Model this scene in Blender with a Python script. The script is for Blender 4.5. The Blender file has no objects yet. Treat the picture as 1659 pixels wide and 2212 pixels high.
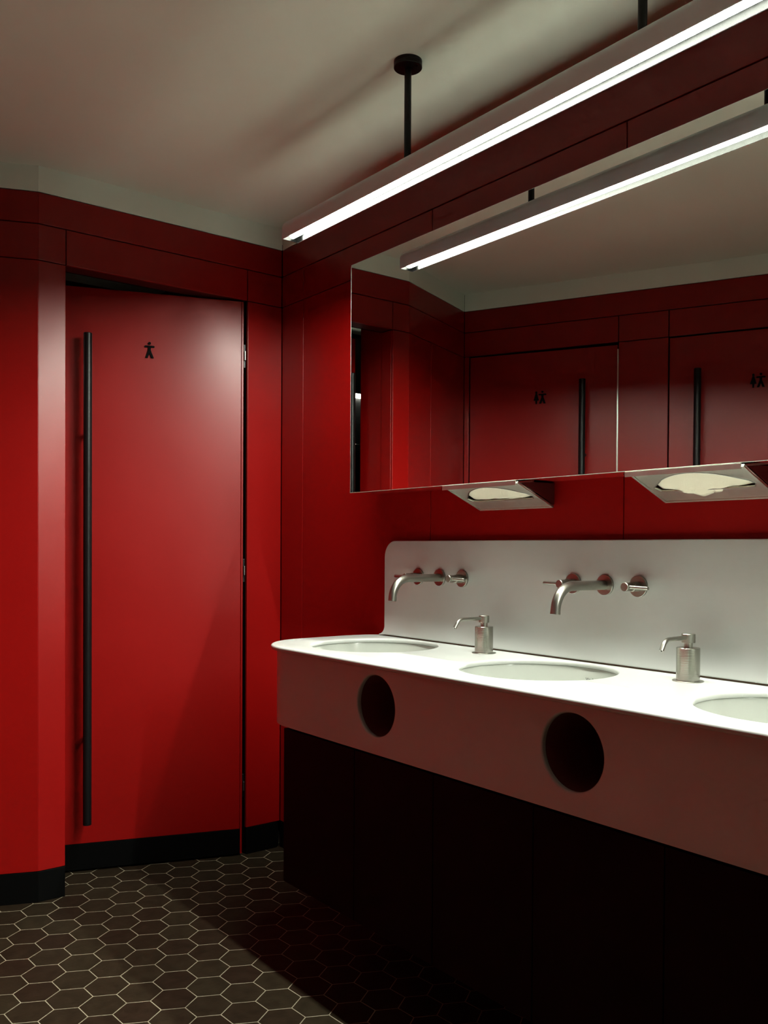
import bpy, bmesh, math, random
from mathutils import Vector, Matrix
random.seed(7)
S = bpy.context.scene
COL = S.collection
PI = math.pi

# ------------------------------------------------------------------ camera
W, H = 1659, 2212
CF, CYAW, CROLL, CSY, CPITCH = 1929.1, 0.6577, 0.0059, 104.32, -0.0134
CPOS = Vector((3.0769, -1.8567, 1.2))
_F = Vector((-math.cos(CYAW), math.sin(CYAW), 0)); _R = Vector((math.sin(CYAW), math.cos(CYAW), 0)); _U = Vector((0, 0, 1))
_F2 = _F*math.cos(CPITCH) + _U*math.sin(CPITCH); _U2 = _U*math.cos(CPITCH) - _F*math.sin(CPITCH)
_R3 = _R*math.cos(CROLL) + _U2*math.sin(CROLL); _U3 = _U2*math.cos(CROLL) - _R*math.sin(CROLL)
cd = bpy.data.cameras.new('camera'); cam = bpy.data.objects.new('camera', cd); COL.objects.link(cam)
cd.sensor_fit = 'HORIZONTAL'; cd.sensor_width = 36.0; cd.lens = CF/W*36.0
cd.shift_y = CSY/W; cd.clip_start = 0.02; cd.clip_end = 60
mw = Matrix.Identity(4)
for i in range(3):
    mw[i][0] = _R3[i]; mw[i][1] = _U3[i]; mw[i][2] = -_F2[i]; mw[i][3] = CPOS[i]
cam.matrix_world = mw
S.camera = cam
def project(p):
    d = Vector(p) - CPOS; w = d.dot(_F2)
    if w < .05: return None
    return (W/2 + CF*d.dot(_R3)/w, H/2 + CSY - CF*d.dot(_U3)/w)

# ------------------------------------------------------------------ world, exposure, renderer quality
wd = bpy.data.worlds.new('world'); S.world = wd; wd.use_nodes = True
wd.node_tree.nodes['Background'].inputs[0].default_value = (0, 0, 0, 1)
wd.node_tree.nodes['Background'].inputs[1].default_value = 0
vs = S.view_settings
vs.view_transform = 'Standard'; vs.look = 'None'; vs.gamma = 1; vs.use_curve_mapping = False
vs.exposure = 0.48
TUBE_POWER = 265.0
TUBE_COLOR = (0.97, 1.0, 0.88)
S.cycles.use_denoising = True; S.cycles.use_light_tree = False
S.cycles.use_adaptive_sampling = True; S.cycles.adaptive_threshold = 0.04; S.cycles.adaptive_min_samples = 24
S.cycles.max_bounces = 6; S.cycles.diffuse_bounces = 2; S.cycles.glossy_bounces = 4
S.cycles.sample_clamp_indirect = 0; S.cycles.sample_clamp_direct = 0
S.cycles.caustics_reflective = True; S.cycles.blur_glossy = 0.0
S.cycles.use_guiding = True; S.cycles.guiding_training_samples = 64

# ------------------------------------------------------------------ measures (metres)
ZT, Z1, Z2, ZB, ZCEIL = 2.3823, 2.2764, 2.1554, 0.104, 2.469
J = Vector((0, -.9446)); Q = Vector((-.222, -1.482))
EO = Vector((1.2671, -.5870)).normalized()          # along the cubicle wall
NO = Vector((-EO.y, EO.x))                          # into the room
VK, VD = .8528, .1551                               # doorway in the back wall
M = .146                                            # mirror plane distance from wall
VC, ZC = .487, .9059                                # worktop front edge and height

# ------------------------------------------------------------------ materials
def mat(name, col, rough=.5, metal=0, spec=.5, bump=None, var=None, coat=0, aniso=0, sheen=0):
    m = bpy.data.materials.new(name); m.use_nodes = True
    nt = m.node_tree; b = nt.nodes['Principled BSDF']
    b.inputs['Base Color'].default_value = (*col, 1); b.inputs['Roughness'].default_value = rough
    b.inputs['Metallic'].default_value = metal; b.inputs['Specular IOR Level'].default_value = spec
    b.inputs['Coat Weight'].default_value = coat
    if aniso: b.inputs['Anisotropic'].default_value = aniso
    tc = nt.nodes.new('ShaderNodeTexCoord')
    if var:                                         # (scale, amount): mottled colour and gloss
        n = nt.nodes.new('ShaderNodeTexNoise'); n.inputs['Scale'].default_value = var[0]; n.inputs['Detail'].default_value = 5
        nt.links.new(tc.outputs['Object'], n.inputs['Vector'])
        mr = nt.nodes.new('ShaderNodeMapRange'); mr.inputs['From Min'].default_value = .3; mr.inputs['From Max'].default_value = .7
        mr.inputs['To Min'].default_value = 1-var[1]; mr.inputs['To Max'].default_value = 1+var[1]
        nt.links.new(n.outputs['Fac'], mr.inputs['Value'])
        mx = nt.nodes.new('ShaderNodeVectorMath'); mx.operation = 'SCALE'; mx.inputs[0].default_value = col
        nt.links.new(mr.outputs[0], mx.inputs['Scale']); nt.links.new(mx.outputs[0], b.inputs['Base Color'])
        r2 = nt.nodes.new('ShaderNodeMath'); r2.operation = 'MULTIPLY'; r2.inputs[1].default_value = rough
        nt.links.new(mr.outputs[0], r2.inputs[0]); nt.links.new(r2.outputs[0], b.inputs['Roughness'])
    if bump:                                        # (scale vector, strength)
        mp = nt.nodes.new('ShaderNodeMapping'); mp.inputs['Scale'].default_value = bump[0]
        nt.links.new(tc.outputs['Object'], mp.inputs['Vector'])
        n = nt.nodes.new('ShaderNodeTexNoise'); n.inputs['Scale'].default_value = 1; n.inputs['Detail'].default_value = 3
        nt.links.new(mp.outputs[0], n.inputs['Vector'])
        bp = nt.nodes.new('ShaderNodeBump'); bp.inputs['Strength'].default_value = bump[1]; bp.inputs['Distance'].default_value = .002
        nt.links.new(n.outputs['Fac'], bp.inputs['Height']); nt.links.new(bp.outputs[0], b.inputs['Normal'])
    return m
def emat(name, col, strength):
    m = bpy.data.materials.new(name); m.use_nodes = True; nt = m.node_tree; nt.nodes.clear()
    e = nt.nodes.new('ShaderNodeEmission'); e.inputs[0].default_value = (*col, 1); e.inputs[1].default_value = strength
    o = nt.nodes.new('ShaderNodeOutputMaterial'); nt.links.new(e.outputs[0], o.inputs[0]); return m
RED = mat('red_lacquer', (.27, .0026, .0020), .33, spec=.42, var=(3, .04))
REDDARK = mat('dark_red_tone', (.060, .0035, .003), .5, spec=.3)  # darker red for the soffit; painted reflection on the dispenser cheek
BLACKGAP = mat('black_backing', (.002, .002, .002), .9, spec=.05)
BLACKBASE = mat('black_skirting', (.002, .002, .002), .6, spec=.06)
PLASTER = mat('warm_white_plaster', (.89, .93, .80), .9, spec=.15, var=(2, .02))
WHITE = mat('white_solid_surface', (.52, .54, .52), .20, spec=.5)
CERAMIC = mat('white_ceramic', (.44, .46, .42), .15, spec=.5)
STEEL = mat('brushed_steel', (.37, .36, .315), .21, metal=1, bump=((30, 30, 700), .05))
STEELV = mat('satin_steel', (.34, .335, .295), .30, metal=1)
STEELSHEET = mat('stainless_sheet', (.62, .60, .53), .35, metal=1, var=(30, .06))
BLACKPOWDER = mat('black_powder_coat', (.006, .006, .0065), .36, spec=.3)
LAMPGREY = mat('grey_lamp_shell', (.80, .88, .92), .5, spec=.4)
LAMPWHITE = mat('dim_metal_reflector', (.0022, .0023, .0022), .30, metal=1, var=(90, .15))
TUBE = emat('lit_tube', TUBE_COLOR, TUBE_POWER)
ALU = mat('gap_light_metal', (.72, .70, .64), .3, metal=1)
STEELDARK = mat('dark_steel', (.20, .20, .19), .4, metal=1)
CHROME = mat('chrome', (.8, .8, .78), .12, metal=1)
PAPER = mat('paper_towel', (.80, .75, .60), .95, spec=.1, bump=((350, 350, 350), .25))
GROUT = mat('grout', (.30, .27, .195), .9, spec=.1, var=(25, .15))
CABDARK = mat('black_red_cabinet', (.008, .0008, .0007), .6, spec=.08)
LOBBYDARK = mat('dark_lobby', (.010, .010, .010), .35, spec=.5)
CHARCOAL = mat('charcoal_panel', (.03, .028, .028), .6, spec=.3)
CHUTE = mat('brown_red_chute', (.20, .045, .04), .5, spec=.3)
GLASSEDGE = mat('pale_glass_edge', (.75, .80, .74), .15, spec=.6)
INK = mat('dark_ink', (.03, .035, .03), .6)
def mirror_mat():
    m = bpy.data.materials.new('mirror_silver'); m.use_nodes = True
    b = m.node_tree.nodes['Principled BSDF']
    b.inputs['Base Color'].default_value = (.81, .82, .79, 1); b.inputs['Metallic'].default_value = 1; b.inputs['Roughness'].default_value = 0.0
    return m
MIRROR = mirror_mat()
def tile_mat():
    m = mat('dark_brown_tile', (.055, .036, .026), .5, spec=.07, bump=((60, 60, 60), .25))
    nt = m.node_tree; b = nt.nodes['Principled BSDF']
    oi = nt.nodes.new('ShaderNodeObjectInfo'); geo = nt.nodes.new('ShaderNodeNewGeometry')
    n = nt.nodes.new('ShaderNodeTexNoise'); n.inputs['Scale'].default_value = 26; n.inputs['Detail'].default_value = 6
    nt.links.new(geo.outputs['Position'], n.inputs['Vector'])
    cr = nt.nodes.new('ShaderNodeValToRGB')
    cr.color_ramp.elements[0].color = (.018, .0108, .0066, 1); cr.color_ramp.elements[1].color = (.022, .0168, .0096, 1)
    nt.links.new(oi.outputs['Random'], cr.inputs[0])
    mr = nt.nodes.new('ShaderNodeMapRange'); mr.inputs['From Min'].default_value = .3; mr.inputs['From Max'].default_value = .7
    mr.inputs['To Min'].default_value = .75; mr.inputs['To Max'].default_value = 1.25
    nt.links.new(n.outputs['Fac'], mr.inputs[0])
    v = nt.nodes.new('ShaderNodeVectorMath'); v.operation = 'SCALE'
    nt.links.new(cr.outputs[0], v.inputs[0]); nt.links.new(mr.outputs[0], v.inputs['Scale']); nt.links.new(v.outputs[0], b.inputs['Base Color'])
    return m
TILE = tile_mat()
GAPSHADE = mat('brown_gap_shade', (.10, .065, .045), .7, spec=.1)

# ------------------------------------------------------------------ helpers
def obj(name, bm, m, parent=None, smooth=False, bevel=0, mats=None, angle=35):
    me = bpy.data.meshes.new(name)
    bmesh.ops.recalc_face_normals(bm, faces=bm.faces)
    bm.to_mesh(me); bm.free()
    for x in (mats or [m]): me.materials.append(x)
    o = bpy.data.objects.new(name, me); COL.objects.link(o)
    if parent: o.parent = parent
    if smooth:
        me.shade_smooth()
        try: me.set_sharp_from_angle(angle=math.radians(angle))
        except Exception: pass
    if bevel:
        b = o.modifiers.new('bevel', 'BEVEL'); b.width = bevel; b.segments = 2; b.limit_method = 'ANGLE'; b.angle_limit = math.radians(40)
    return o
def tag(o, label, cat, group=None, kind=None):
    o['label'] = label; o['category'] = cat
    if group: o['group'] = group
    if kind: o['kind'] = kind
    return o
def struct(o, label, cat):
    return tag(o, label, cat, kind='structure')
def empty(name, loc=(0, 0, 0), rz=0):
    o = bpy.data.objects.new(name, None); COL.objects.link(o); o.location = loc; o.rotation_euler = (0, 0, rz)
    o.empty_display_size = .05; return o
def box(bm, lo, hi, mi=0):
    vs = [bm.verts.new((x, y, z)) for z in (lo[2], hi[2]) for y in (lo[1], hi[1]) for x in (lo[0], hi[0])]
    for f in ((0, 2, 3, 1), (4, 5, 7, 6), (0, 1, 5, 4), (2, 6, 7, 3), (0, 4, 6, 2), (1, 3, 7, 5)):
        bm.faces.new([vs[i] for i in f]).material_index = mi
    return vs
def bx(*bs):
    bm = bmesh.new()
    for lo, hi in bs: box(bm, lo, hi)
    return bm
def prism(bm, pts, z0, z1, mi=0):
    a = [bm.verts.new((p[0], p[1], z0)) for p in pts]; b = [bm.verts.new((p[0], p[1], z1)) for p in pts]
    n = len(pts)
    bm.faces.new(a[::-1]).material_index = mi; bm.faces.new(b).material_index = mi
    for i in range(n): bm.faces.new((a[i], a[(i+1) % n], b[(i+1) % n], b[i])).material_index = mi
    return a+b
def wallbox(bm, p0, e, n, s0, s1, z0, z1, d0, d1):
    """box on a wall: s along direction e from p0, depth d along normal n (into the room)"""
    pts = []
    for s, d in ((s0, d0), (s1, d0), (s1, d1), (s0, d1)):
        q = Vector(p0) + Vector(e)*s + Vector(n)*d; pts.append((q.x, q.y))
    return prism(bm, pts, z0, z1)
def sweep(bm, path, r, seg=16, cap=True, radii=None):
    """round tube along a list of points"""
    rings = []; pth = [Vector(p) for p in path]; up = None
    for i, p in enumerate(pth):
        t = (pth[min(i+1, len(pth)-1)] - pth[max(i-1, 0)]).normalized()
        if up is None:
            up = Vector((0, 0, 1)) if abs(t.z) < .9 else Vector((1, 0, 0))
        u = (up - t*up.dot(t)).normalized(); v = t.cross(u); up = u
        rr = radii[i] if radii else r
        rings.append([bm.verts.new(p + (u*math.cos(2*PI*k/seg) + v*math.sin(2*PI*k/seg))*rr) for k in range(seg)])
    for a, b in zip(rings, rings[1:]):
        for k in range(seg): bm.faces.new((a[k], a[(k+1) % seg], b[(k+1) % seg], b[k]))
    if cap: bm.faces.new(rings[0][::-1]); bm.faces.new(rings[-1])
    return rings
def lathe(bm, prof, seg=48, axis=None, closed=False):
    """profile of (r, h) turned round z (or a matrix)"""
    mtx = axis or Matrix.Identity(4); rings = []
    for r, h in prof:
        if r < 1e-6: rings.append([bm.verts.new(mtx @ Vector((0, 0, h)))])
        else: rings.append([bm.verts.new(mtx @ Vector((r*math.cos(2*PI*k/seg), r*math.sin(2*PI*k/seg), h))) for k in range(seg)])
    prs = list(zip(rings, rings[1:])) + ([(rings[-1], rings[0])] if closed else [])
    for a, b in prs:
        for k in range(seg):
            k2 = (k+1) % seg
            if len(a) == 1 and len(b) == 1: continue
            if len(a) == 1: bm.faces.new((a[0], b[k], b[k2]))
            elif len(b) == 1: bm.faces.new((a[k], a[k2], b[0]))
            else: bm.faces.new((a[k], a[k2], b[k2], b[k]))
def axis_to(p, d):
    """matrix whose z points along d, origin p"""
    return Matrix.Translation(Vector(p)) @ Vector(d).to_track_quat('Z', 'Y').to_matrix().to_4x4()
def copy_tree(o, parent=None):
    c = o.copy(); COL.objects.link(c); c.parent = parent
    for ch in list(o.children): copy_tree(ch, c)
    return c
def plate(outline, holes, thick, bev, res=1):
    """flat plate in xy with holes and rounded edges, z from 0 to thick -> bmesh"""
    cu = bpy.data.curves.new('tmp', 'CURVE'); cu.dimensions = '2D'; cu.fill_mode = 'BOTH'
    cu.extrude = thick/2 - bev; cu.bevel_depth = bev; cu.bevel_resolution = res; cu.offset = -bev
    for pts in [outline] + holes:
        sp = cu.splines.new('POLY'); sp.points.add(len(pts)-1)
        for q, p in zip(sp.points, pts): q.co = (p[0], p[1], 0, 1)
        sp.use_cyclic_u = True
    o = bpy.data.objects.new('tmp', cu); COL.objects.link(o)
    dg = bpy.context.evaluated_depsgraph_get(); me = bpy.data.meshes.new_from_object(o.evaluated_get(dg))
    bm = bmesh.new(); bm.from_mesh(me)
    bmesh.ops.remove_doubles(bm, verts=bm.verts, dist=1e-5)
    bmesh.ops.translate(bm, verts=bm.verts, vec=(0, 0, thick/2))
    bpy.data.objects.remove(o); bpy.data.curves.remove(cu); bpy.data.meshes.remove(me)
    return bm
def arc(cx, cy, r, a0, a1, n):
    return [(cx + r*math.cos(math.radians(a0 + (a1-a0)*i/n)), cy + r*math.sin(math.radians(a0 + (a1-a0)*i/n))) for i in range(n+1)]
def circle(cx, cy, r, n=72): return arc(cx, cy, r, 0, 360*(n-1)/n, n-1)

# ================================================================== THE ROOM
XR = 6.6                                            # rear wall, behind the camera
OEND = (XR - Q.x)/EO.x                               # length of the cubicle wall
room = [(0, 0), (XR, 0), (Q.x+EO.x*OEND, Q.y+EO.y*OEND), (Q.x, Q.y), (J.x, J.y)]
ymin = room[2][1]
G = .004                                             # joint width
PT = .012                                            # panel thickness, faces at depth 0

# floor bed and ceiling
fl = obj('floor', bx(((-1.6, ymin-.1, -.08), (XR+.1, .10, -.0005))), GROUT)
struct(fl, 'dark brown hexagonal tile floor with pale grout lines', 'floor')
ce = obj('ceiling', bx(((-1.6, ymin-.1, ZCEIL), (XR+.1, .10, ZCEIL+.08))), PLASTER)
struct(ce, 'plain warm white plaster ceiling above the washroom', 'ceiling')

# hexagonal tiles: lattice fitted to the grout joints
HR, HA, HO = .060574, math.radians(3.6), Vector((.51787, -.97957))
la = Vector((math.cos(HA+PI/6), math.sin(HA+PI/6)))*HR*math.sqrt(3)
lb = Vector((math.cos(HA+PI/2), math.sin(HA+PI/2)))*HR*math.sqrt(3)
hexp = [(math.cos(HA+k*PI/3), math.sin(HA+k*PI/3)) for k in range(6)]
def tile_bm(bm, cx, cy):
    r0 = HR - .0015; r1 = r0 - .0012
    a = [bm.verts.new((cx+x*r0, cy+y*r0, -.0016)) for x, y in hexp]
    b = [bm.verts.new((cx+x*r0, cy+y*r0, -.0004)) for x, y in hexp]
    c = [bm.verts.new((cx+x*r1, cy+y*r1, 0)) for x, y in hexp]
    bm.faces.new(c)
    for k in range(6):
        j = (k+1) % 6
        bm.faces.new((a[k], a[j], b[j], b[k])); bm.faces.new((b[k], b[j], c[j], c[k]))
def inside(x, y):
    if x > XR or y > 0: return False
    if (Vector((x, y)) - Q).dot(NO) < 0: return False
    if x < -.30: return False
    e = (Q-J); nn = Vector((-e.y, e.x)); nn = nn if nn.x > 0 else -nn
    if y < J.y and (Vector((x, y)) - J).dot(nn) < 0: return False
    return y > J.y or x > -.3
cand = []
for i in range(-110, 110):
    for j in range(-110, 110):
        p = HO + la*i + lb*j
        if inside(p.x, p.y):
            q = project((p.x, p.y, 0)); d = (Vector((p.x, p.y, 0)) - CPOS).length
            hid = p.x > .72 and p.y > -.30
            vis = q is not None and -60 < q[0] < W+60 and -60 < q[1] < H+60 and not hid
            cand.append((not vis, d, p.x, p.y))
cand.sort()
proto = None; rest = bmesh.new(); ntile = 0
for hidden, d, x, y in cand:
    if not hidden and ntile < 300:
        if proto is None:
            b = bmesh.new(); tile_bm(b, 0, 0); t = proto = obj('floor_tile', b, TILE, fl)
        else:
            t = proto.copy(); COL.objects.link(t); t.parent = fl
        t.location = (x, y, 0); ntile += 1
    else: tile_bm(rest, x, y)
o = obj('floor_tiles_outside_view', rest, TILE, fl); o['kind'] = 'stuff'

def panel(parent, p0, e, n, s0, s1, z0, z1, gap=G, m=RED, j0=0, j1=0):
    b = bmesh.new(); wallbox(b, p0, e, n, s0+(0 if j0 else gap/2), s1-(0 if j1 else gap/2), z0+gap/2, z1-gap/2, -PT, 0)
    return obj('panel', b, m, parent, bevel=.0012)
def plaster_band(parent, p0, e, n, s0, s1):
    b = bmesh.new(); wallbox(b, p0, e, n, s0, s1, ZT+.001, ZCEIL, -.03, -.001)
    return obj('plaster_band', b, PLASTER, parent)
def skirting(name, label, p0, e, n, spans):
    b = bmesh.new()
    for s0, s1 in spans: wallbox(b, p0, e, n, s0, s1, 0, ZB-.0005, -.012, .0)
    o = obj(name, b, BLACKBASE, bevel=.0012); struct(o, label, 'baseboard'); return o

# right wall (behind the mirror): origin at the far corner, s = x
EX, NX = Vector((1, 0)), Vector((0, -1))
wr = obj('wall_right', bx(((-.012, .0125, 0), (XR+.05, .09, ZCEIL))), BLACKGAP)
struct(wr, 'red panelled wall behind the mirror and washbasins', 'wall')
panel(wr, (0, 0), EX, NX, 0, XR, Z1, ZT)
cols = [0, .1575, .914, 1.661, 2.408, 3.155, 3.902, 4.649, 5.396, 6.143, XR]
for a, b_ in zip(cols, cols[1:]):
    panel(wr, (0, 0), EX, NX, a, b_, Z2, Z1, gap=.003); panel(wr, (0, 0), EX, NX, a, b_, ZB, Z2, gap=.003)
plaster_band(wr, (0, 0), EX, NX, 0, XR)
skirting('baseboard_right', 'black skirting at the foot of the wall behind the washbasins', (0, 0), EX, NX, [(0, XR)])

# back wall with the doorway: s = distance from the corner
EB, NB = Vector((0, -1)), Vector((1, 0))
b = bmesh.new()
box(b, (-.09, -VD, 0), (-.0125, .0, Z2+.003)); box(b, (-.09, J.y, Z2+.003), (-.0125, .0, ZCEIL)); box(b, (-.09, J.y+.005, 0), (-.0125, -VK-.0125, Z2+.003))
wb = obj('wall_back', b, BLACKGAP)
struct(wb, 'red panelled back wall around the ajar doorway', 'wall')
panel(wb, (0, 0), EB, NB, .0005, -J.y, Z1, ZT, j1=1)
for a, c in ((.0005, VD), (VD, VK), (VK, -J.y)): panel(wb, (0, 0), EB, NB, a, c, Z2, Z1, gap=.0035, j1=(c == -J.y))
panel(wb, (0, 0), EB, NB, .0005, VD, ZB, Z2, gap=.003); panel(wb, (0, 0), EB, NB, VK, -J.y, ZB, Z2, gap=.003, j1=1)
plaster_band(wb, (0, 0), EB, NB, 0, -J.y)
# lining of the doorway
obj('reveal_panel', bx(((-.080, -VK-.012, 0), (-.0125, -VK-.0005, Z2))), RED, wb, bevel=.001)
obj('reveal_panel', bx(((-.240, -VK-.016, 0), (-.083, -VK-.003, Z2+.10))), RED, wb, bevel=.001)
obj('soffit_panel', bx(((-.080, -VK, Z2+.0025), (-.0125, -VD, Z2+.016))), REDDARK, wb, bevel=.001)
obj('hinge_gap_blocker', bx(((-.090, -VD+.001, 0), (-.0125, -VD+.006, Z2))), BLACKGAP, wb)  # black strip put in to keep the hinge gap dark
skirting('baseboard_back', 'black skirting at the foot of the back wall beside the ajar door', (0, 0), EB, NB, [(.0125, VD-.002), (VK+.001, -J.y)])

# angled wall at the far left
LA = (Q-J).length; EA = (Q-J)/LA; NA = Vector((-EA.y, EA.x)); NA = NA if NA.x > 0 else -NA
b = bmesh.new(); wallbox(b, J, EA, NA, -.004, LA+.01, 0, ZCEIL, -.09, -.0125)
wa = obj('wall_angled', b, BLACKGAP); struct(wa, 'red panelled wall angled away left of the ajar door', 'wall')
panel(wa, J, EA, NA, 0, LA, Z1, ZT, j0=1); panel(wa, J, EA, NA, 0, LA, Z2, Z1, gap=.0035, j0=1)
panel(wa, J, EA, NA, 0, LA*.375, ZB, Z2, gap=.003, j0=1); panel(wa, J, EA, NA, LA*.375, LA, ZB, Z2, gap=.003)
plaster_band(wa, J, EA, NA, 0, LA)
skirting('baseboard_angled', 'black skirting under the angled red wall at far left', J, EA, NA, [(0, LA)])

# cubicle wall opposite the mirror, two doors in it
D2A, D2B, D3A, D3B = .03, .760, .988, 1.722
b = bmesh.new()
wallbox(b, Q, EO, NO, -.09, OEND+.05, Z2+.003, ZCEIL, -.09, -.0125)
for a, c in ((-.09, D2A-.02), (D2B+.004, D3A-.004), (D3B+.004, OEND+.05)): wallbox(b, Q, EO, NO, a, c, 0, Z2+.003, -.09, -.0125)
wall_l = obj('wall_left', b, BLACKGAP); struct(wall_l, 'red panelled cubicle wall seen in the mirror', 'wall')
panel(wall_l, Q, EO, NO, 0, OEND, Z1, ZT)
ocols = [0, D2B+.004, D3A, D3B+.002, 1.96, 2.70, 3.44, 4.18, 4.92, 5.66, 6.40, 7.14, OEND]
for a, c in zip(ocols, ocols[1:]): panel(wall_l, Q, EO, NO, a, c, Z2, Z1, gap=.004)
panel(wall_l, Q, EO, NO, 0, D2A-.003, ZB, Z2)
panel(wall_l, Q, EO, NO, D2B+.004, D3A, ZB, Z2)
for a, c in zip(ocols[3:], ocols[4:]): panel(wall_l, Q, EO, NO, a, c, ZB, Z2, gap=.004)
plaster_band(wall_l, Q, EO, NO, 0, OEND)
b = bmesh.new(); wallbox(b, Q, EO, NO, D2B-.002, D2B+.004, .02, Z2-.03, -.016, -.006)
obj('edge_strip', b, ALU, wall_l)  # bright metal strip stands in for light showing through the door gap
b = bmesh.new(); wallbox(b, Q, EO, NO, D2A-.02, D3B+.03, 0, ZCEIL, -.34, -.30); obj('cubicle_back', b, BLACKGAP, wall_l)
skirting('baseboard_left', 'black skirting along the foot of the cubicle wall', Q, EO, NO, [(0, D2A-.004), (D2B+.006, D3A-.002), (D3B+.002, OEND)])

# unseen rear wall behind the camera, made dark and set back to lower bounced light
ER, NR = Vector((0, -1)), Vector((-1, 0)); LR = -room[2][1]
we = obj('wall_rear', bx(((XR+.0125, -LR-.1, 0), (XR+.09, .09, ZCEIL))), BLACKGAP)
struct(we, 'dark panelled wall closing the room behind the camera', 'wall')
panel(we, (XR, 0), ER, NR, 0, LR, Z1, ZT, m=CHARCOAL)
rc = [0, .75, 1.5, 2.25, 3.0, 3.75, 4.3, LR]
for a, c in zip(rc, rc[1:]):
    panel(we, (XR, 0), ER, NR, a, c, Z2, Z1, m=CHARCOAL); panel(we, (XR, 0), ER, NR, a, c, ZB, Z2, m=CHARCOAL)
plaster_band(we, (XR, 0), ER, NR, 0, LR)
skirting('baseboard_rear', 'black skirting at the foot of the wall behind the camera', (XR, 0), ER, NR, [(0, LR)])

# ------------------------------------------------------------------ doors
def pull_handle(parent, s, off, z0, z1, zb, side):
    """tall round bar; local door frame: x along leaf, y out of face"""
    bm = bmesh.new(); r = .0152
    prof = [(0, z0), (r-.0015, z0), (r, z0+.0015), (r, z1-.0015), (r-.0015, z1), (0, z1)]
    lathe(bm, prof, 28, Matrix.Translation((s, off, 0)))
    h = obj('handle', bm, BLACKPOWDER, parent, smooth=True); h['label'] = 'tall round black pull bar'
    for z in zb:
        bm = bmesh.new(); sweep(bm, [(s+side*.0, 0.0005, z), (s, off-.010, z)], .0085, 14); obj('bracket', bm, BLACKPOWDER, h, smooth=True)
    return h
def man(bm, x, z, k, y0=0.0003, y1=.006):
    def pr(pts):
        a = [bm.verts.new((x+p[0]*k, y0, z+p[1]*k)) for p in pts]; b = [bm.verts.new((x+p[0]*k, y1, z+p[1]*k)) for p in pts]
        n = len(pts); bm.faces.new(a); bm.faces.new(b[::-1])
        for i in range(n): bm.faces.new((a[i], b[i], b[(i+1) % n], a[(i+1) % n]))
    pr(circle(0, .43, .085, 14))
    pr(arc(.26, .225, .055, -90, 90, 6) + arc(-.26, .225, .055, 90, 270, 6))
    pr([(-.09, .19), (-.075, .0), (-.26, -.49), (-.11, -.5), (0, -.22), (.11, -.5), (.26, -.49), (.075, 0), (.09, .19)])
def woman(bm, x, z, k, y0=.0003, y1=.006):
    def pr(pts):
        a = [bm.verts.new((x+p[0]*k, y0, z+p[1]*k)) for p in pts]; b = [bm.verts.new((x+p[0]*k, y1, z+p[1]*k)) for p in pts]
        n = len(pts); bm.faces.new(a); bm.faces.new(b[::-1])
        for i in range(n): bm.faces.new((a[i], b[i], b[(i+1) % n], a[(i+1) % n]))
    pr(circle(0, .42, .09, 14)); pr([(-.06, .32), (-.22, -.24), (.22, -.24), (.06, .32)]); pr([(-.07, -.25), (-.055, -.52), (.055, -.52), (.07, -.25)])
def door(name, p, ang, w, label, hs, hz0, hz1, hb, signs, edge_side=None, back=.04):
    """Empty at the hinge; local +x runs along the leaf, local +y out of the room face"""
    d = empty(name, (p[0], p[1], 0), ang); struct(d, label, 'door')
    obj('leaf', bx(((.009 if edge_side else .002, -back, ZB+.001), (w, 0, Z2-.006))), RED, d, bevel=.001)
    k = obj('kick_plate', bx(((.009 if edge_side else .002, -back, .008), (w, .0, ZB-.0005))), BLACKBASE, d, bevel=.001); k['label'] = 'black kick plate'
    if edge_side:
        obj('edge_strip', bx(((.0, -back, .008), (.0075, .0, Z2-.006))), RED, d, bevel=.001)
    pull_handle(d, hs, .060, hz0, hz1, hb, 1)
    for kind, s, z, kk in signs:
        bm = bmesh.new(); (man if kind == 'man' else woman)(bm, s, z, kk)
        g = obj('pictogram', bm, BLACKBASE, d); g['label'] = 'black %s pictogram' % kind
    return d
th = math.radians(19.3)
# door 1: hinged near the corner, leaf swings away from the room
dirv = Vector((-math.sin(th), -math.cos(th))); ang1 = math.atan2(dirv.y, dirv.x)
d1 = door('door_1', (0, -.172), ang1, .680, 'red door standing ajar with long black pull bar and man pictogram', .572, .190, 1.970, (1.612, .509), [('man', .353, 1.936, .059)], edge_side=True)
for z in (1.945, 1.110, .267):
    hg = obj('hinge', bx(((-.012, -.030, z-.045), (-.0035, -.022, z+.045))), BLACKPOWDER, d1, bevel=.001); hg['label'] = 'small dark hinge'
    obj('hinge_glint', bx(((-.0105, -.0215, z-.018), (-.0055, -.010, z+.018))), STEELDARK, hg, bevel=.001)  # small steel piece put in for the glint in the hinge gap
# doors 2 and 3 in the cubicle wall; their faces look along NO
def odoor(name, s0, w, turn, label, hs, signs, flip):
    if not flip:   # hinge at s0, leaf runs along +EO : out of face must be NO = left of EO
        p = Q + EO*s0 + NO*(-.002); a = math.atan2(EO.y, EO.x) - turn
        return door(name, p, a, w, label, hs-s0, .19, 1.993, (1.645, .51), [(k, s-s0, z, kk) for k, s, z, kk in signs])
odoor('door_2', D2A, D2B-D2A-.006, math.radians(2.2), 'dark red cubicle door in the mirror beside the room corner', .605, [('woman', .371, 1.930, .058), ('man', .401, 1.930, .060)], False)
odoor('door_3', D3A+.002, D3B-D3A-.004, 0, 'red cubicle door at the right edge of the mirror', 1.121, [('woman', 1.342, 1.931, .058), ('man', 1.372, 1.931, .060)], False)

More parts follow.
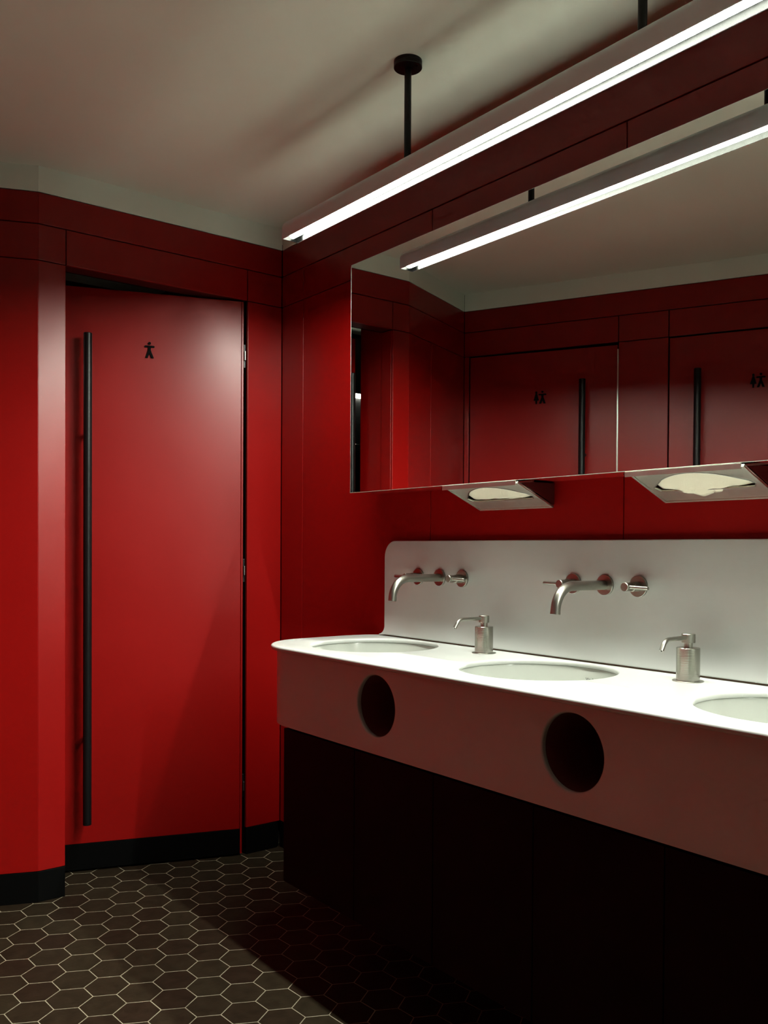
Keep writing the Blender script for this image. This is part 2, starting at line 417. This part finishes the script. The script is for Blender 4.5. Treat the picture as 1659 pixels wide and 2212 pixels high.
# ------------------------------------------------------------------ dark lobby beyond the ajar door
b = bmesh.new()
box(b, (-1.30, -2.4, 0), (-1.24, -.85, ZCEIL)); box(b, (-1.30, -2.44, 0), (-.45, -2.4, ZCEIL)); box(b, (-1.30, 0, 0), (-.09, .04, ZCEIL)); box(b, (-1.30, -.85, 0), (-1.24, 0, ZCEIL))
lw = obj('wall_lobby', b, LOBBYDARK); struct(lw, 'dark lobby wall glimpsed beyond the ajar door', 'wall')
ll = empty('wall_light', (-1.22, -1.56, 2.10)); tag(ll, 'short bright light bar in the dark room beyond the ajar door', 'light')
obj('housing', bx(((-.019, -.32, .012), (.02, .32, .03))), BLACKPOWDER, ll, bevel=.002)
obj('diffuser', bx(((-.015, -.31, -.010), (.018, .31, .012))), emat('lobby_light', (1, .97, .86), 9), ll, bevel=.003)
sh = empty('wall_shelf', (-1.238, -1.56, 1.80)); tag(sh, 'thin steel shelf in the dark room beyond the ajar door', 'shelf')
obj('board', bx(((0, -.32, -.006), (.12, .32, .0))), CHROME, sh, bevel=.001)
bm = bmesh.new(); sweep(bm, [(.01, -.3, -.006), (.01, -.3, -.05)], .006, 8); obj('bracket', bm, CHROME, sh)
tp = empty('chrome_tap', (-1.18, -1.50, 1.80)); tag(tp, 'small curved chrome tap beyond the ajar door', 'tap')
bm = bmesh.new(); sweep(bm, [(0, 0, 0), (0, 0, .10)] + [(.0, .05-.05*math.cos(a*PI/8), .10+.035*math.sin(a*PI/8)) for a in range(1, 8)] + [(0, .10, .07)], .010, 12); obj('spout', bm, CHROME, tp, smooth=True)
bm = bmesh.new(); lathe(bm, [(0, 0), (.024, 0), (.024, .006), (.014, .012), (0, .012)], 20); obj('base', bm, CHROME, tp, smooth=True)

# ================================================================== PENDANT LAMP
LV, LZ, LX0, LX1 = .380, 2.158, .675, 5.485           # axis distance from wall, rim height, ends; unseen far run lengthened for more light
lamp = empty('pendant_lamp', (LX0, -LV, LZ)); tag(lamp, 'long grey linear pendant lamp hung on black rods before the mirror', 'lamp')
LL = LX1-LX0; hw, ht, t_ = .029, .060, .0022
def u_prof(w, h, n=14): # open U, from near rim over the top to far rim
    r = w; pts = [(-w, 0)]
    pts += [(-r*math.cos(PI*i/n), h-r + r*math.sin(PI*i/n)) for i in range(n+1)]
    return pts + [(w, 0)]
def strip(bm, prof, x0, x1, mi=0):
    a = [bm.verts.new((x0, p[0], p[1])) for p in prof]; c = [bm.verts.new((x1, p[0], p[1])) for p in prof]
    for i in range(len(prof)-1): bm.faces.new((a[i], a[i+1], c[i+1], c[i])).material_index = mi
    return a, c
bm = bmesh.new(); po = u_prof(hw, ht); pi_ = u_prof(hw-t_, ht-t_)
a0, a1 = strip(bm, po, 0, LL, 0); b0, b1 = strip(bm, pi_, 0, LL, 1)
for i in range(len(po)-1):
    bm.faces.new((a0[i], a0[i+1], b0[i+1], b0[i])); bm.faces.new((a1[i], a1[i+1], b1[i+1], b1[i]))
bm.faces.new((a0[0], b0[0], b1[0], a1[0])); bm.faces.new((a0[-1], a1[-1], b1[-1], b0[-1]))
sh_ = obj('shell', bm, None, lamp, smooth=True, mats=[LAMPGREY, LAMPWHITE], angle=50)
for xa in (0.0004, LL-.0028):
    bm = bmesh.new(); pe = u_prof(hw-t_, ht-t_)
    a = [bm.verts.new((xa, p[0], p[1])) for p in pe]; c = [bm.verts.new((xa+.0024, p[0], p[1])) for p in pe]; n_ = len(pe)
    bm.faces.new(a); bm.faces.new(c[::-1])
    for i in range(n_): bm.faces.new((a[i], a[(i+1) % n_], c[(i+1) % n_], c[i]))
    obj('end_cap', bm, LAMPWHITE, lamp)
bm = bmesh.new(); sweep(bm, [(.014, 0, .0155), (LL-.014, 0, .0155)], .0118, 12)
tb = obj('tube', bm, TUBE, lamp, smooth=True); tb['label'] = 'lit white tube'
for px_ in [1.255+.73*k-LX0 for k in range(6)]:
    bm = bmesh.new(); sweep(bm, [(px_, 0, ht-.001), (px_, 0, ZCEIL-LZ-.012)], .0092, 18); rod = obj('rod', bm, BLACKPOWDER, lamp, smooth=True)
    bm = bmesh.new(); top = ZCEIL-LZ
    lathe(bm, [(0, top-.018), (.036, top-.018), (.037, top-.017), (.037, top-.0085), (.0355, top-.0075), (.037, top-.0065), (.037, top), (0, top)], 40, Matrix.Translation((px_, 0, 0)))
    rose = obj('ceiling_rose', bm, BLACKPOWDER, lamp, smooth=True)
    for a in (25, 145, 265):
        bm = bmesh.new(); ca = math.radians(a)
        lathe(bm, [(0, top-.0195), (.0035, top-.0195), (.0035, top-.0178), (0, top-.0178)], 10, Matrix.Translation((px_+.025*math.cos(ca), .025*math.sin(ca), 0)))
        obj('screw', bm, BLACKPOWDER, rose)

# ================================================================== MIRROR CABINET
MX0, MX1, MZ0, MZ1 = .676, 5.40, 1.3815, 2.129
mc = empty('mirror_cabinet', (MX0, 0, MZ0)); tag(mc, 'wide mirror fronted cabinet on the red wall above the basins', 'mirror')
ML, MH = MX1-MX0, MZ1-MZ0
DX = (1.148, 1.787); DW, DD, DH = .285, .141, .060
MB = M-.006
obj('top_panel', bx(((.003, -MB, MH-.019), (ML-.003, -.0005, MH-.003))), RED, mc, bevel=.001)
for xa in (.003, ML-.019): obj('side_panel', bx(((xa, -MB, .003), (xa+.016, -.0005, MH-.0195))), RED, mc, bevel=.001)
obj('back_panel', bx(((.0195, -.010, .0195), (ML-.0195, -.0005, MH-.0195))), BLACKGAP, mc)
edges = [.0195] + [v for x in DX for v in (x-MX0-.003, x-MX0+DW+.003)] + [ML-.0195]
for xa, xb in zip(edges[0::2], edges[1::2]): obj('bottom_panel', bx(((xa, -MB, .003), (xb, -.0005, .019))), RED, mc, bevel=.001)
gl = obj('mirror_glass', bx(((0, -M+.0004, 0), (ML, -M+.006, MH))), GLASSEDGE, mc, bevel=.001); gl['label'] = 'pale glass edge of the mirror'
obj('mirror_face', bx(((.0024, -M, .0012), (ML-.0024, -M+.0008, MH-.0012))), MIRROR, mc)

# ------------------------------------------------------------------ paper towel dispensers under the cabinet
def towel_dispenser(x0, label):
    d = empty('paper_towel_dispenser', (x0, 0, MZ0-.001)); tag(d, label, 'dispenser', 'paper towel dispensers under the mirror')
    ang = math.atan2(DH, DD); Ls = math.hypot(DD, DH)
    mt = Matrix.Translation((0, -.003-DD, -.0015)) @ Matrix.Rotation(-ang, 4, 'X')     # local x = across, y = from front edge to wall, z = up
    # face plate with the arched opening
    out = [(.0, .0), (DW, .0), (DW, Ls), (.0, Ls)]
    hb, he = .64*Ls, .50*Ls
    hole = [(.018, he), (.026, hb-.003), (.040, hb), (DW-.040, hb), (DW-.024, hb-.003), (DW-.016, he+.004), (DW-.024, he-.010)]
    hole += [(DW*(.84-.68*i/12), Ls*(.42 - .325*math.sin(PI*(i+1.0)/14.0)**.8)) for i in range(1, 12)]
    bm = plate(out, [hole], .004, .0012); bmesh.ops.transform(bm, matrix=mt @ Matrix.Translation((0, 0, -.004)), verts=bm.verts)
    obj('face_plate', bm, STEELSHEET, d)
    # raised rim round the plate
    bm = bmesh.new(); w = .006
    for lo, hi in (((0, 0, -.007), (w, Ls, -.003)), ((DW-w, 0, -.007), (DW, Ls, -.003)), ((0, Ls-w, -.007), (DW, Ls, -.003))): box(bm, lo, hi)
    bmesh.ops.transform(bm, matrix=mt, verts=bm.verts); obj('rim', bm, STEELSHEET, d, bevel=.0008)
    obj('front_lip', bx(((-.012, -DD-.006, -.012), (DW-.006, -DD-.003, .0)) ), STEELSHEET, d, bevel=.0005)
    # rolled edge of the opening
    bm = bmesh.new(); pts = [mt @ Vector((p[0], p[1], -.004)) for p in hole]; sweep(bm, pts+[pts[0]], .0016, 8, cap=False); obj('opening_edge', bm, STEELV, d, smooth=True)
    # sides: wedge cheeks, dark cavity
    for xx in (.0006, DW-.0026):
        bm = bmesh.new()
        prof = [(-.003-DD+.004, -.001), (-.001, -.001), (-.001, -DH+.002)]
        a = [bm.verts.new((xx, p[0], p[1])) for p in prof]; c = [bm.verts.new((xx+.002, p[0], p[1])) for p in prof]
        bm.faces.new(a); bm.faces.new(c[::-1])
        for i in range(3): bm.faces.new((a[i], a[(i+1) % 3], c[(i+1) % 3], c[i]))
        obj('cheek', bm, REDDARK if xx > .1 else STEELSHEET, d)  # right steel cheek coloured dark red as a reflection of the wall
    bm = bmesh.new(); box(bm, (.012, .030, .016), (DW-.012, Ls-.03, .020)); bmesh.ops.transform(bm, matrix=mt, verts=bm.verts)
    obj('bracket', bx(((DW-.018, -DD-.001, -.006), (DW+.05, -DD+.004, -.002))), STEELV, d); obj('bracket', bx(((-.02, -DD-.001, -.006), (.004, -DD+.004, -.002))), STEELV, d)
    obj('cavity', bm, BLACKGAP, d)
    return d, mt, Ls
def towels(x0, label, sag, seed, droop):
    t = empty('paper_towel_stack', (x0, 0, MZ0-.001)); tag(t, label, 'paper towels', 'paper towel stacks')
    ang = math.atan2(DH, DD); Ls = math.hypot(DD, DH)
    mt = Matrix.Translation((0, -.003-DD, -.0015)) @ Matrix.Rotation(-ang, 4, 'X')
    rnd = random.Random(seed); layers = 4
    for k in range(layers):
        bm = bmesh.new(); nx, ny = 36, 12; y0, y1 = .07*Ls, (.66 if k else .68)*Ls
        ph = rnd.uniform(0, 6); rows = []
        for j in range(ny+1):
            v = j/ny; row = []
            for i in range(nx+1):
                u = i/nx; x = DW*(.07+.83*u)
                bell = math.sin(PI*u)
                y = y0 + (y1-y0)*v
                z = .0075 - sag*bell**.6*math.sin(PI*(.12+.72*v)) + .0045*k
                z += .0022*math.sin(9*u+ph+3*v)*bell + .0010*math.sin(31*u+ph*2+7*v)
                if k == 0 and droop:
                    tri = max(0, 1-abs(u-.42)/.34)
                    y += droop*tri*v*v; z -= .010*tri*v*v
                row.append(bm.verts.new(mt @ Vector((x, y, z))))
            rows.append(row)
        for j in range(ny):
            for i in range(nx): bm.faces.new((rows[j][i], rows[j][i+1], rows[j+1][i+1], rows[j+1][i]))
        o = obj('sheet', bm, PAPER, t, smooth=True)
        s = o.modifiers.new('thick', 'SOLIDIFY'); s.thickness = .0012; s.offset = 1
    return t
towel_dispenser(DX[0], 'stainless towel dispenser under the mirror, the one nearer the door')
towel_dispenser(DX[1], 'stainless towel dispenser under the mirror at the right edge')
towels(DX[0], 'crumpled white paper towels inside the dispenser nearer the door', .010, 3, 0)
towels(DX[1], 'cream paper towels with one sheet drooping at the right edge', .011, 8, .022)

# ================================================================== VANITY
CX0, CX1, CR = .612, 5.18, .19
BX = (.910, 1.573, 2.236, 2.899); BV, BR = .217, .193
TH = .014
def outline(ins, x0=CX0, x1=CX1, back=.0):
    r = CR-ins; cy = -(VC-CR)
    pts = [(x1-ins, -back), (x0+ins+.04, -back), (x0+ins+.012, -back-.05), (x0+ins, -back-.12)]
    pts += arc(x0+CR, cy, r, 180, 270, 24) + arc(x1-CR, cy, r, 270, 360, 24)
    return pts
vt = empty('vanity_counter', (0, 0, ZC)); tag(vt, 'long white solid surface washbasin counter with rounded corner', 'counter')
bm = plate(outline(0, back=.0008), [circle(x, -BV, BR, 96) for x in BX], TH, .0062, 4)
bmesh.ops.translate(bm, verts=bm.verts, vec=(0, 0, -TH)); obj('worktop', bm, WHITE, vt, smooth=True, angle=32)
# backsplash with rounded upper corner and a small flare at the foot
ST, SX0 = .3195, .701
pts = [(CX1-.02, .0045), (SX0-.034, .0045)] + [(SX0-.034+.034*math.sin(a*PI/16), .0345-.030*math.cos(a*PI/16)) for a in range(1, 9)]
pts += arc(SX0+.055, ST-.055, .055, 180, 90, 14) + [(CX1-.02, ST)]
bm = plate(pts, [], .019, .003, 2)
bmesh.ops.transform(bm, matrix=Matrix.Rotation(PI/2, 4, 'X'), verts=bm.verts)
bmesh.ops.translate(bm, verts=bm.verts, vec=(0, -.0008, 0))
obj('backsplash', bm, WHITE, vt, smooth=True, angle=32)
obj('gap_shade_strip', bx(((SX0-.03, -.0165, .0002), (CX1-.03, -.001, .0044))), GAPSHADE, vt)  # brown strip painted in for the shade under the backsplash foot
# front fascia with round waste openings
FI = .019; FV = VC-FI; FZ0, FZ1 = .668-ZC, -TH+.001; HX = (1.2455, 1.896, 2.5465); HZ, HRR = .793-ZC, .0800
def fascia():
    bm = plate([(CX0+CR-.001, FZ0), (CX1-CR+.001, FZ0), (CX1-CR+.001, FZ1), (CX0+CR-.001, FZ1)], [circle(x, HZ, HRR-.001, 96) for x in HX], .016, .0055, 4)
    bmesh.ops.transform(bm, matrix=Matrix.Rotation(PI/2, 4, 'X'), verts=bm.verts)
    bmesh.ops.translate(bm, verts=bm.verts, vec=(0, -(FV-.016), 0))
    # flatten the rounded outer border so that the corner strips run on without a groove
    for v in bm.verts:
        x, y, z = v.co
        if x < CX0+CR+.006 or x > CX1-CR-.006 or z < FZ0+.006 or z > FZ1-.006:
            if abs(y+FV) < .0058 and y < -(FV-.008): v.co.y = -FV
            if z < FZ0+.0058: v.co.z = FZ0
            if z > FZ1-.0058: v.co.z = FZ1
            if x < CX0+CR+.0058: v.co.x = CX0+CR
            if x > CX1-CR-.0058: v.co.x = CX1-CR
    for x0, a0, a1, sx in ((CX0+CR, 270, 180, CX0), (CX1-CR, 270, 360, CX1)):
        ro, ri = CR-FI, CR-FI-.016; cy = -(VC-CR)
        po_ = arc(x0, cy, ro, a0, a1, 28); pi2 = arc(x0, cy, ri, a0, a1, 28)
        e1, e2 = po_[-1], pi2[-1]
        po_.append((e1[0], -.001)); pi2.append((e2[0], -.001))
        A = [[bm.verts.new((p[0], p[1], z)) for p in q] for q, z in ((po_, FZ0), (po_, FZ1), (pi2, FZ1), (pi2, FZ0))]
        for i in range(len(po_)-1):
            for k in range(4): bm.faces.new((A[k][i], A[k][i+1], A[(k+1) % 4][i+1], A[(k+1) % 4][i]))
    return bm
obj('fascia', fascia(), WHITE, vt, smooth=True, angle=32)
for x in HX:
    bm = bmesh.new(); mt = axis_to((x, -(FV-.015), HZ), (0, 1, 0))
    lathe(bm, [(HRR+.0005, 0), (HRR+.0005, .16), (HRR+.004, .16), (HRR+.004, 0)], 64, mt, closed=True)
    c = obj('waste_chute', bm, CHUTE, vt, smooth=True); c['label'] = 'dark round waste chute'

# basins
def basin(x, label):
    bm = bmesh.new(); r = BR+.004
    prof = [(r+.028, 0), (r+.001, 0), (r, -.003), (r-.002, -.040), (r-.010, -.075), (r-.032, -.105), (r-.075, -.122), (.030, -.128), (.022, -.130), (0, -.130)]
    prof2 = [(0, -.140), (.03, -.138), (r-.07, -.132), (r-.022, -.114), (r+.001, -.080), (r+.010, -.040), (r+.010, -.010), (r+.028, -.010)]
    lathe(bm, prof+prof2, 80, closed=False)
    b_ = empty('basin', (x, -BV, ZC-TH-.0003)); tag(b_, label, 'basin', 'round basins in the counter')
    o = obj('bowl', bm, CERAMIC, b_, smooth=True, angle=50)
    bm = bmesh.new(); lathe(bm, [(0, -.1275), (.020, -.1275), (.026, -.1282), (.026, -.1305), (0, -.1305)], 32); dr = obj('drain', bm, CHROME, b_, smooth=True); dr['label'] = 'chrome drain'
    return b_
b1 = basin(BX[0], 'round white undermount basin at the rounded end of the counter')
b2 = basin(BX[1], 'round white undermount basin, the middle one seen whole beside small lettering')
b3 = basin(BX[2], 'round white undermount basin cut by the right edge of the picture')
b4 = basin(BX[3], 'round white undermount basin beyond the right edge of the picture')
# maker's lettering on the middle bowl
fc = bpy.data.curves.new('lettering', 'FONT'); fc.body = 'VitrA'; fc.size = .0125; fc.align_x = 'CENTER'; fc.extrude = .0002
fo = bpy.data.objects.new('tmp_text', fc); COL.objects.link(fo)
me = bpy.data.meshes.new_from_object(fo.evaluated_get(bpy.context.evaluated_depsgraph_get())); bpy.data.objects.remove(fo)
me.name = 'lettering'; me.materials.append(INK)
lt = bpy.data.objects.new('lettering', me); COL.objects.link(lt); lt.parent = b2; lt['label'] = 'small dark maker lettering'
lt.location = (.006, BR-.0005, -.0325); lt.rotation_euler = (PI/2, 0, 0)

# wall taps
def tap(x, label, turnl=0.0, turnr=0.0):
    t = empty('wall_tap', (x, -.020, 1.110)); tag(t, label, 'tap', 'brushed steel wall taps')
    def rosette(xx):
        bm = bmesh.new(); lathe(bm, [(0, 0), (.0262, 0), (.0266, .001), (.0266, .005), (.0255, .0062), (.0125, .0062), (0, .0062)], 48, axis_to((xx, 0, 0), (0, -1, 0)))
        return bm
    obj('rosette', rosette(0), STEELV, t, smooth=True)
    R_ = .060; r = .0122
    path = [(0, -.004, 0), (0, -.060, 0), (0, -.128, 0)]
    path += [(0, -.128-R_*math.sin(a), -R_+R_*math.cos(a)) for a in [math.radians(q) for q in range(6, 85, 6)]]
    e = path[-1]; dn = Vector((0, -math.cos(math.radians(84)), -math.sin(math.radians(84))))
    path += [tuple(Vector(e)+dn*.012)]
    bm = bmesh.new(); sweep(bm, path, r, 24); sp = obj('spout', bm, STEELV, t, smooth=True)
    bm = bmesh.new(); ep = Vector(path[-1]); sweep(bm, [ep-dn*.004, ep+dn*.0015], r+.0004, 24); obj('aerator', bm, STEELV, sp, smooth=True)
    for sx, off, turn in ((-1, -.1035, turnl), (1, .1022, turnr)):
        bm = rosette(off); h = obj('handle', bm, STEELV, t, smooth=True)
        bm = bmesh.new(); lathe(bm, [(0, .006), (.0125, .006), (.0125, .030), (.0105, .031), (.0105, .034), (.0112, .035), (.0112, .058), (.0104, .059), (0, .059)], 32, axis_to((off, 0, 0), (0, -1, 0))); obj('hub', bm, STEELV, h, smooth=True)
        bm = bmesh.new(); dv = Vector((sx*math.cos(turn), 0, math.sin(turn))); p = Vector((off, -.0485, 0))
        sweep(bm, [p, p+dv*.060, p+dv*.0615], .0048, 16, radii=[.0048, .0048, .0040]); obj('lever', bm, STEELV, h, smooth=True)
    return t
TX = (.985, 1.6224, 2.2604, 2.8984)
tap(TX[0], 'brushed steel wall tap nearest the door with both levers', .02, -.02)
tap(TX[1], 'brushed steel wall tap over the middle basin with its left lever out', .01, -.03)
tap(TX[2], 'brushed steel wall tap above the basin at the right edge')
tap(TX[3], 'brushed steel wall tap above the last basin on the right')

# soap dispensers
def soap(x, rz, label):
    s = empty('soap_dispenser', (x, -.091, ZC), rz); tag(s, label, 'soap dispenser', 'steel soap pumps on the counter')
    bm = bmesh.new(); lathe(bm, [(0, 0), (.034, 0), (.034, .0012), (.033, .002), (0, .002)], 40); obj('base', bm, STEELV, s, smooth=True)
    bm = bmesh.new(); lathe(bm, [(0, .002), (.0258, .002), (.0258, .0745), (.0248, .0755), (0, .0755)], 48); obj('body', bm, STEEL, s, smooth=True)
    bm = bmesh.new(); lathe(bm, [(0, .075), (.0098, .075), (.0098, .090), (0, .090)], 24); obj('neck', bm, STEELV, s, smooth=True)
    bm = bmesh.new(); lathe(bm, [(0, .0865), (.0145, .0865), (.0152, .0872), (.0152, .1055), (.0143, .1065), (0, .1065)], 28); hd = obj('pump_head', bm, STEELV, s, smooth=True)
    bm = bmesh.new()
    pth = [(0, -.008, .0985), (0, -.082, .0985)] + [(0, -.082-.026*math.sin(a), .0985-.026+.026*math.cos(a)) for a in [math.radians(q) for q in range(8, 57, 8)]]
    e = Vector(pth[-1]); pth.append(tuple(e+Vector((0, -math.cos(math.radians(56)), -math.sin(math.radians(56))))*.014))
    sweep(bm, pth, .0049, 16); obj('spout', bm, STEELV, hd, smooth=True)
    e = Vector(pth[-1]); d_ = (e-Vector(pth[-2])).normalized()
    bm = bmesh.new(); sweep(bm, [e-d_*.001, e+d_*.0004], .0022, 10); obj('outlet', bm, BLACKGAP, hd)
    return s
soap(1.2553, math.radians(0), 'steel soap pump between the first two basins')
soap(1.9104, math.radians(4), 'steel soap pump at right, its spout turned toward the viewer')
soap(2.567, 0, 'steel soap pump beyond the right edge of the picture')

# wall hung base cabinets under the fascia
CBX = .749; CBW = .3265; CZ0, CZ1 = .186, .660
ORD = 'second third fourth fifth sixth seventh eighth ninth tenth eleventh twelfth'.split()
for i in range(13):
    x0 = CBX + (0 if i == 0 else .041) + CBW*i; x1 = CBX + .041 + CBW*(i+1)
    where = 'under the rounded counter end by the door' if i == 0 else 'at the far right end of the counter' if i == 12 else ORD[i-1] + ' from the rounded counter end'
    c = empty('base_cabinet', (x0, 0, CZ0)); tag(c, 'dark wall hung cabinet ' + where, 'cabinet', 'dark cabinets under the counter')
    w = x1-x0
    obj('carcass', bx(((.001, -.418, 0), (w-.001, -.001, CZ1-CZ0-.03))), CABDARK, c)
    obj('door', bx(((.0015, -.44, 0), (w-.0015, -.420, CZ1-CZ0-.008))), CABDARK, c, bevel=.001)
print('tiles', ntile, 'objects', len(bpy.data.objects))
